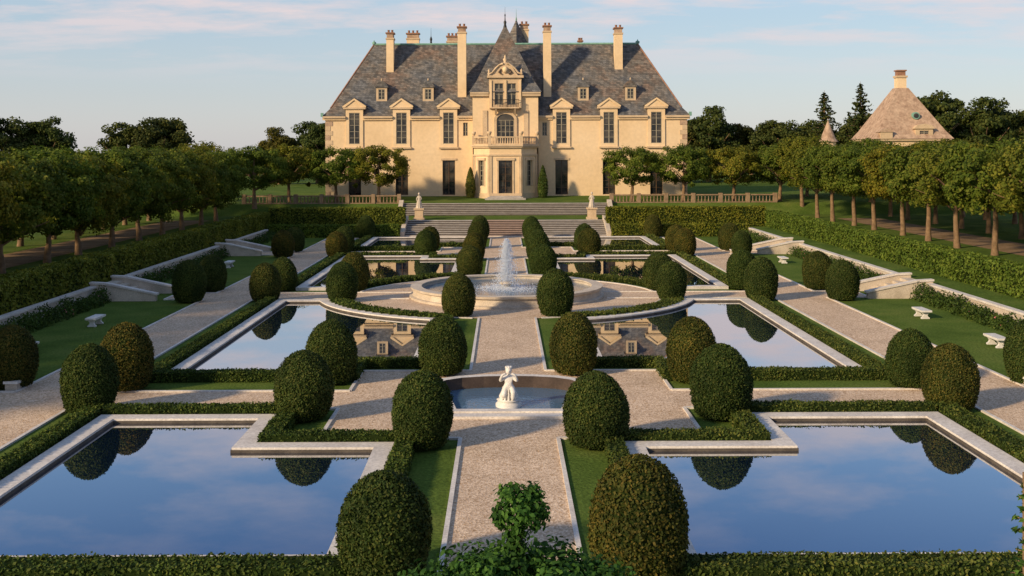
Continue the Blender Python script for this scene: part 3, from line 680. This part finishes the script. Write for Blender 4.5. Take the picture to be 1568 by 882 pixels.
for p in bp[1:5]: tr.box(p[0]-.2,p[0]+.2,p[1]-.2,p[1]+.2,9.86,11.0,'trim'); tr.lathe([(.12,0),(.24,.2),(.3,.45),(.2,.5)],(p[0],p[1],11.0),'trim',8)
for i in range(3): tr.box(-1.9-.3*i,1.9+.3*i,135.5-.4*(i+1),135.5-.4*i,HZ-.3,HZ+.3-.12*i-.1,'stepstone')
wl.obj('walls',E); wm.obj('windows',E); tr.obj('stone_trim',E); rf.obj('roof',E); ch.obj('chimneys',E)
# ------------------------------------------------------------------ tower building + turret
tx,ty=61.3,170
E2=empty('gate_tower',(tx,ty,1.5)); wl=MB();rf=MB();tr=MB();wm=MB()
q=[(tx-5.4,ty-5.4),(tx+5.4,ty-5.4),(tx+5.4,ty+5.4),(tx-5.4,ty+5.4)]
for i in range(4):
    g_=FR(q[i],q[(i+1)%4]); o=[(1.8,2.8,6,8.2),(5,6,6,8.2),(8.2,9.2,6,8.2)]; g_.wall(wl,0,g_.L,1.2,10.7,o,'stucco',.3)
    for z in o: g_.window(*z,-.25)
    g_.box(tr,-.2,g_.L+.2,10.4,10.7,.002,.35,'trim')
b4=[(tx+a*5.9,ty+b*5.9,10.7) for a,b in ((-1,-1),(1,-1),(1,1),(-1,1))]; t4=[(tx+a*.9,ty+b*.9,18.6) for a,b in ((-1,-1),(1,-1),(1,1),(-1,1))]
m4=[(tx+a*5.0,ty+b*5.0,11.9) for a,b in ((-1,-1),(1,-1),(1,1),(-1,1))]
for a_,b_ in ((b4,m4),(m4,t4)): rf.add(a_+b_,[(i,(i+1)%4,4+(i+1)%4,4+i) for i in range(4)],'tile')
rf.add(t4,[(0,1,2,3)],'tile')
tr.box(tx-.7,tx+.7,ty-.7,ty+.7,18,20.2,'stucco'); tr.box(tx-.85,tx+.85,ty-.85,ty+.85,20.2,20.5,'trim'); tr.box(tx-.6,tx+.6,ty-.6,ty+.6,20.5,21.2,'redbrick'); tr.box(tx-.75,tx+.75,ty-.75,ty+.75,21.2,21.4,'redbrick')
x=tx+1.6
g_=FR((x-1.3,ty-5.5),(x+1.3,ty-5.5)); g_.wall(tr,0,2.6,10.7,12.2,[(.6,2.0,10.8,11.9)],'trim',.2); g_.window(.6,2.0,10.8,11.9,-.15)
for a_ in (0,2.6): tr.add([g_.p(a_,10.7),g_.p(a_,10.7,-1),g_.p(a_,12.2,-2),g_.p(a_,12.2)],[(0,1,2,3)],'trim')
rf.extr([(x-1.6,12.2),(x+1.6,12.2),(x+1.1,12.7),(x,12.95),(x-1.1,12.7)],ty-5.7,ty-3.4,'trim')
x=tx-4.2; tr.extr([(x-.9,10.7),(x+.9,10.7),(x+.9,11.7),(x-.9,11.7)],ty-5.9,ty-4.5,'trim'); rf.extr([(x-1.1,11.7),(x+1.1,11.7),(x+.7,12.1),(x,12.3),(x-.7,12.1)],ty-6,ty-4.0,'tile')
x=tx+.9; yo=ty-3.0
tr.extr([(x+.55*math.cos(i*math.pi/8),14.2+.55*math.sin(i*math.pi/8)) for i in range(16)],yo-1.1,yo+.6,'copper'); wm.extr([(x+.38*math.cos(i*math.pi/8),14.2+.38*math.sin(i*math.pi/8)) for i in range(16)],yo-1.14,yo-1.102,'glass')
wl.obj('walls',E2);rf.obj('roof',E2);tr.obj('trim',E2);wm.obj('windows',E2)
E3=empty('round_turret',(48.6,165,1.5)); mb=MB(); mb.lathe([(1.15,0),(1.15,9)],(48.6,165,1.4),'stucco',16,False); mb.obj('wall',E3)
mb=MB(); mb.lathe([(1.5,0),(1.1,.5),(.05,3.2),(.01,3.6)],(48.6,165,10.3),'tile',16,False); mb.obj('cone_roof',E3)
mb=MB(); 
for a_ in (-2.2,-1.57,-.9): 
    cxx,cyy=48.6+1.14*math.cos(a_),165+1.14*math.sin(a_); mb.box(cxx-.15,cxx+.15,cyy-.08,cyy+.08,6.5,8.3,'glass')
mb.obj('windows',E3)
# ------------------------------------------------------------------ trees
def superpt(n,p=3.2):
    d=norm(rng.normal(size=(n,3))); s_=(np.abs(d)**p).sum(1)**(-1/p); return d*s_[:,None],d
def linden(i,hgt,zb,w,nclump=120,per=125):
    mb=MB(); ph=random.uniform(0,6)
    tp_=[(0,0,-.2),(.05*math.sin(ph),.05,.8),(.1*math.sin(ph+1),.08*math.cos(ph),zb*.75),(.12*math.sin(ph),.1,zb+.9),(.1,.05,hgt*.78)]
    mb.tube(tp_,[.3,.22,.18,.13,.03],'bark',9)
    for k in range(9):
        a=k*2.4+ph; r=w*random.uniform(.5,.85); z0=zb*.8+random.uniform(0,1.6); z1=z0+random.uniform(.7,2.6)
        mb.tube([(.1,.08,z0),(r*.45*math.cos(a),r*.45*math.sin(a),z0+(z1-z0)*.6),(r*math.cos(a),r*math.sin(a),min(z1,hgt-.6))],[.09,.055,.02],'bark',5)
    C,D=superpt(nclump,3.8); rr=rng.uniform(.5,.98,nclump)**.6; C=C*rr[:,None]
    hh=(hgt-zb)/2; Cc=C*[w,w,hh]*.88+[0,0,zb+hh]
    Cc[:,2]+=rng.normal(size=nclump)*.3*(C[:,2]<0)
    for c in Cc:
        cr=random.uniform(.38,.85); n=int(per*cr/.6); d=norm(rng.normal(size=(n,3))); q=c+d*[cr,cr,cr*.75]*rng.uniform(.35,1.05,(n,1))
        out=norm((q-[0,0,zb+hh])/[w,w,hh]); leaves(mb,q,d*.6+out*.8+[0,0,.3],.115,'linden',.5,.7)
    return mb.mesh('linden_tree')
LR=[linden(i,8.2,3.1,3.6,125) for i in range(3)]; LL=[linden(i,7.9,1.8,3.6,165) for i in range(3)]; LC=[linden(i,6.9,2.2,3.6,115) for i in range(2)]
k=0
def put(ms,x,y,z,f=1):
    global k; k+=1
    mkobj('linden_tree',ms[k%len(ms)],None,(x+random.uniform(-.25,.25),y+random.uniform(-.4,.4),z),random.choice([0,1.57,3.14,4.71])+random.uniform(-.15,.15),(f,f,f*random.uniform(.96,1.04)))
y=30
while y<124:
    put(LL,-31.6,y,H(-31.6,y)); put(LL,-39.4,y+1,H(-39.4,y)); y+=6.4
y=52
while y<132:
    put(LR,34.7,y,H(34.7,y)*.98); put(LR,43.4,y+1.5,H(43,y)); 
    if y>70: put(LR,51.5,y+1,H(51,y))
    y+=6.4
for x,y in ((-20.3,131.8),(-15.1,131.8),(-26,133),(15.4,131.8),(21.3,131.8),(27.2,131.5),(33,131.5)): put(LC,x,y,2.9)
for x,y in ((-29,126),(-36,131),(-44,136),(38,138),(45,140)): put(LC,x,y,2.7,1.05)
def bigtree(i,rx,hgt):
    mb=MB(); mb.tube([(0,0,-1),(.2,0,hgt*.3),(0,.2,hgt*.7)],[.6,.45,.15],'bark',7)
    for q in range(7):
        a=q*2.4; mb.tube([(0,0,hgt*.28),(rx*.4*math.cos(a),rx*.4*math.sin(a),hgt*.5),(rx*.75*math.cos(a),rx*.75*math.sin(a),hgt*.66)],[.25,.15,.05],'bark',5)
    n=95
    d=norm(rng.normal(size=(n,3))); C=d*[rx*.8,rx*.8,hgt*.37]*rng.uniform(.45,1,(n,1))+[0,0,hgt*.58]
    for c in C:
        cr=random.uniform(.8,1.9); m_=int(120*cr); dd=norm(rng.normal(size=(m_,3))); p=c+dd*[cr,cr,cr*.65]*rng.uniform(.4,1.05,(m_,1))
        leaves(mb,p,dd+[0,0,.3],.26,'forest',.6,.7)
    return mb.mesh('distant_tree')
BT=[bigtree(i,random.uniform(6,7.5),16) for i in range(4)]
ED=empty('distant_trees',(0,200,1.5))
def far(x,y,top,f=1):
    z=1.3; s_=(top-z)/16; global k; k+=1
    mkobj('tree',BT[k%4],ED,(x,y,z),random.uniform(0,6.28),(s_*f,s_*f,s_*1.0))
for x,y,t in ((-93,200,17.0),(-86,205,16.6),(-101,200,16),(-70,203,15.6),(-62,200,16.6),(-66,210,16.3),(-40,195,13.8),(-34,200,15.6),(-30,190,15),
    (31,200,16.5),(37,200,17.6),(44,205,15),(50,200,15.6),(57,206,15.4),(63,200,15.6),(70,205,17),(76,200,20.2),(80,205,20.8),(87,200,19),(93,203,18.2),(99,200,18),(106,204,18),(112,200,17.5),(26,190,13)):
    far(x,y,t)
for i in range(46):
    x=-150+i*6.5+random.uniform(-2,2); far(x,260+random.uniform(-8,8),random.uniform(7,9) if x<20 else random.uniform(12,15),1.3)
def conifer(name,hgt,r,dens,lf,k='forest'):
    mb=MB(); mb.tube([(0,0,-.2),(0,0,hgt*.5),(0,0,hgt)],[r*.1,r*.06,.02],'bark',6)
    nb=int(hgt*dens)
    for i in range(nb):
        t=i/nb; z=hgt*(.18+.8*t); L=r*(1-t)**.8*random.uniform(.55,1.05)+.05*r; a=i*2.4+random.random()
        m_=int(30*L/lf*.12)+6; u=rng.uniform(.1,1,m_); 
        P=np.stack([u*L*math.cos(a)+rng.normal(size=m_)*L*.12,u*L*math.sin(a)+rng.normal(size=m_)*L*.12,z-u*L*.18+.25*L*u*u+rng.normal(size=m_)*L*.05],1)
        leaves(mb,P,np.tile([0,0,1.],(m_,1)),lf,k,.7,.5); mb.tube([(0,0,z),(L*math.cos(a),L*math.sin(a),z+.05*L)],[.03*r*.3,.01],'bark',4)
    return mb
for x,y,t in ((60,185,20.6),(54.2,186,19.2)):
    conifer('pine_tree',t-1.5,4.6,6,.32).obj('pine_tree',None,(x,y,1.5))
conifer('c',5.5,.5,18,.045,'vine').obj('young_conifer',None,(5.5,11.9,0))
def cyp(x,y,h,r):
    mb=MB(); n=3500; t=rng.uniform(0,1,n); a=rng.uniform(0,6.28,n); rr=r*np.sin(np.pi*np.clip(t*.9+.1,0,1))**.5*(1-.55*t)*rng.uniform(.75,1.1,n)
    P=np.stack([rr*np.cos(a),rr*np.sin(a),t*h],1); leaves(mb,P,np.stack([np.cos(a),np.sin(a),a*0+.5],1),.09,'lowhedge',.6); mb.tube([(0,0,0),(0,0,h*.7)],[r*.5,r*.15],'boxcore')
    mb.obj('cypress_shrub',None,(x,y,HZ))
cyp(-4.35,136.9,3.7,.75); cyp(4.7,136.9,3.9,.75)
# ------------------------------------------------------------------ foreground vine shrub
mb=MB()
mb.tube([(0,0,0),(.03,0,2),(-.02,.02,4),(.02,0,5.2)],[.12,.09,.06,.02],'bark',8)
def blob(c,r,n,sz):
    d=norm(rng.normal(size=(n,3))); P=np.array(c)+d*np.array(r)*rng.uniform(.4,1.08,(n,1)); leaves(mb,P,d+[0,0,.5],sz,'vine',.6,.5,6)
blob((0.02,0,5.08),(.3,.28,.25),900,.036); blob((-.1,.0,5.27),(.16,.15,.1),160,.036); blob((.14,0,5.26),(.14,.14,.12),150,.036); blob((.24,0,5.02),(.1,.12,.14),120,.036); blob((-.22,0,5.0),(.1,.12,.12),120,.036)
blob((-.04,0,4.76),(.15,.15,.24),320,.036); blob((.0,0,4.5),(.34,.3,.2),420,.04)
for i in range(22):
    a=i*2.4; q=random.uniform(.4,1.6); blob((.66*math.cos(a)*q,.5*math.sin(a),4.38-.1*q*q+random.uniform(-.1,.13)),(.4,.35,.24),380,.043)
for i in range(16):
    a=i*2.4; blob((.9*math.cos(a),.7*math.sin(a),3.4+random.uniform(-1.2,.5)),(.5,.45,.5),240,.055)
mb.obj('climbing_vine_shrub',None,(.02,12,0))
# ------------------------------------------------------------------ sun, sky, camera
sd=Vector((-.72,-.56,.38)).normalized()
el=math.asin(sd.z); az=math.atan2(sd.x,sd.y)
L=bpy.data.lights.new('sun','SUN'); L.energy=5.0; L.angle=math.radians(4); L.color=(1,.77,.49)
o=bpy.data.objects.new('sun',L); COL.objects.link(o); o.rotation_euler=sd.to_track_quat('Z','Y').to_euler(); o.location=(-60,-40,60)
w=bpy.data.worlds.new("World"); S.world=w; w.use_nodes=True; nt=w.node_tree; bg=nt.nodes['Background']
sky=N(nt,'ShaderNodeTexSky',sky_type='NISHITA'); sky.sun_disc=False; sky.sun_elevation=el; sky.sun_rotation=az%(2*math.pi); sky.dust_density=1.0; sky.ozone_density=1.5
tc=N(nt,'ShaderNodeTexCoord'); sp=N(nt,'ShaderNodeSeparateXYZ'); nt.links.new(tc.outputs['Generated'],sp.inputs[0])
sky_bands=ramp(nt,sp.outputs[2],[(0,(3.9,3.75,3.95)),(.05,(3.2,3.4,3.8)),(.12,(2.6,3.3,4.0)),(.19,(3.3,3.8,4.6)),(.26,(1.2,2.2,3.9)),(.36,(.12,.6,2.1)),(.5,(.5,1.2,2.8)),(1,(1.2,1.9,3.0))])  # hand-set sky gradient; bands above the frame shaped to tint the pool reflections
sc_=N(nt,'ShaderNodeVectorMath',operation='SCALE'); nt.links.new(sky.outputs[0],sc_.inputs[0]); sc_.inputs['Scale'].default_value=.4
av=N(nt,'ShaderNodeVectorMath',operation='ADD'); nt.links.new(sc_.outputs[0],av.inputs[0]); nt.links.new(sky_bands.outputs[0],av.inputs[1])
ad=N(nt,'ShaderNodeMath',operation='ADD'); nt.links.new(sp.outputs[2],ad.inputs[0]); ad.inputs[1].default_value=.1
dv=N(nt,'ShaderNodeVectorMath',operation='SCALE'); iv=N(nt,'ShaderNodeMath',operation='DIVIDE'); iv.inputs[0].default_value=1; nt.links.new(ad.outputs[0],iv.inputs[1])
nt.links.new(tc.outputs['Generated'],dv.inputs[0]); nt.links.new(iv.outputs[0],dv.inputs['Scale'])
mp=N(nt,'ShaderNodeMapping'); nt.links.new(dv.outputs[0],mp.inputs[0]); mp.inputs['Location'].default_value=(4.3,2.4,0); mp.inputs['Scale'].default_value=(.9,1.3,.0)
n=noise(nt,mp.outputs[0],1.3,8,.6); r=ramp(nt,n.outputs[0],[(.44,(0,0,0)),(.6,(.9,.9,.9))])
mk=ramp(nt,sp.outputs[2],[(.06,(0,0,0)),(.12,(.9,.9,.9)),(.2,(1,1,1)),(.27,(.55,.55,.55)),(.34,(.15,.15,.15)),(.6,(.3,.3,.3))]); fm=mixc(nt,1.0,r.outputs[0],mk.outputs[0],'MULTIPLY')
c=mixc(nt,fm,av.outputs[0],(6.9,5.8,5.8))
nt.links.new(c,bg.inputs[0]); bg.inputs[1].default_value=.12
cam=bpy.data.cameras.new('camera'); co=bpy.data.objects.new('camera',cam); COL.objects.link(co)
co.location=(-.13,0,9); co.rotation_euler=(math.pi/2,math.radians(.2),0); cam.lens=38.57; cam.sensor_width=36; cam.shift_x=.0077; cam.shift_y=-.1333; cam.clip_end=9000; cam.clip_start=.1
S.camera=co
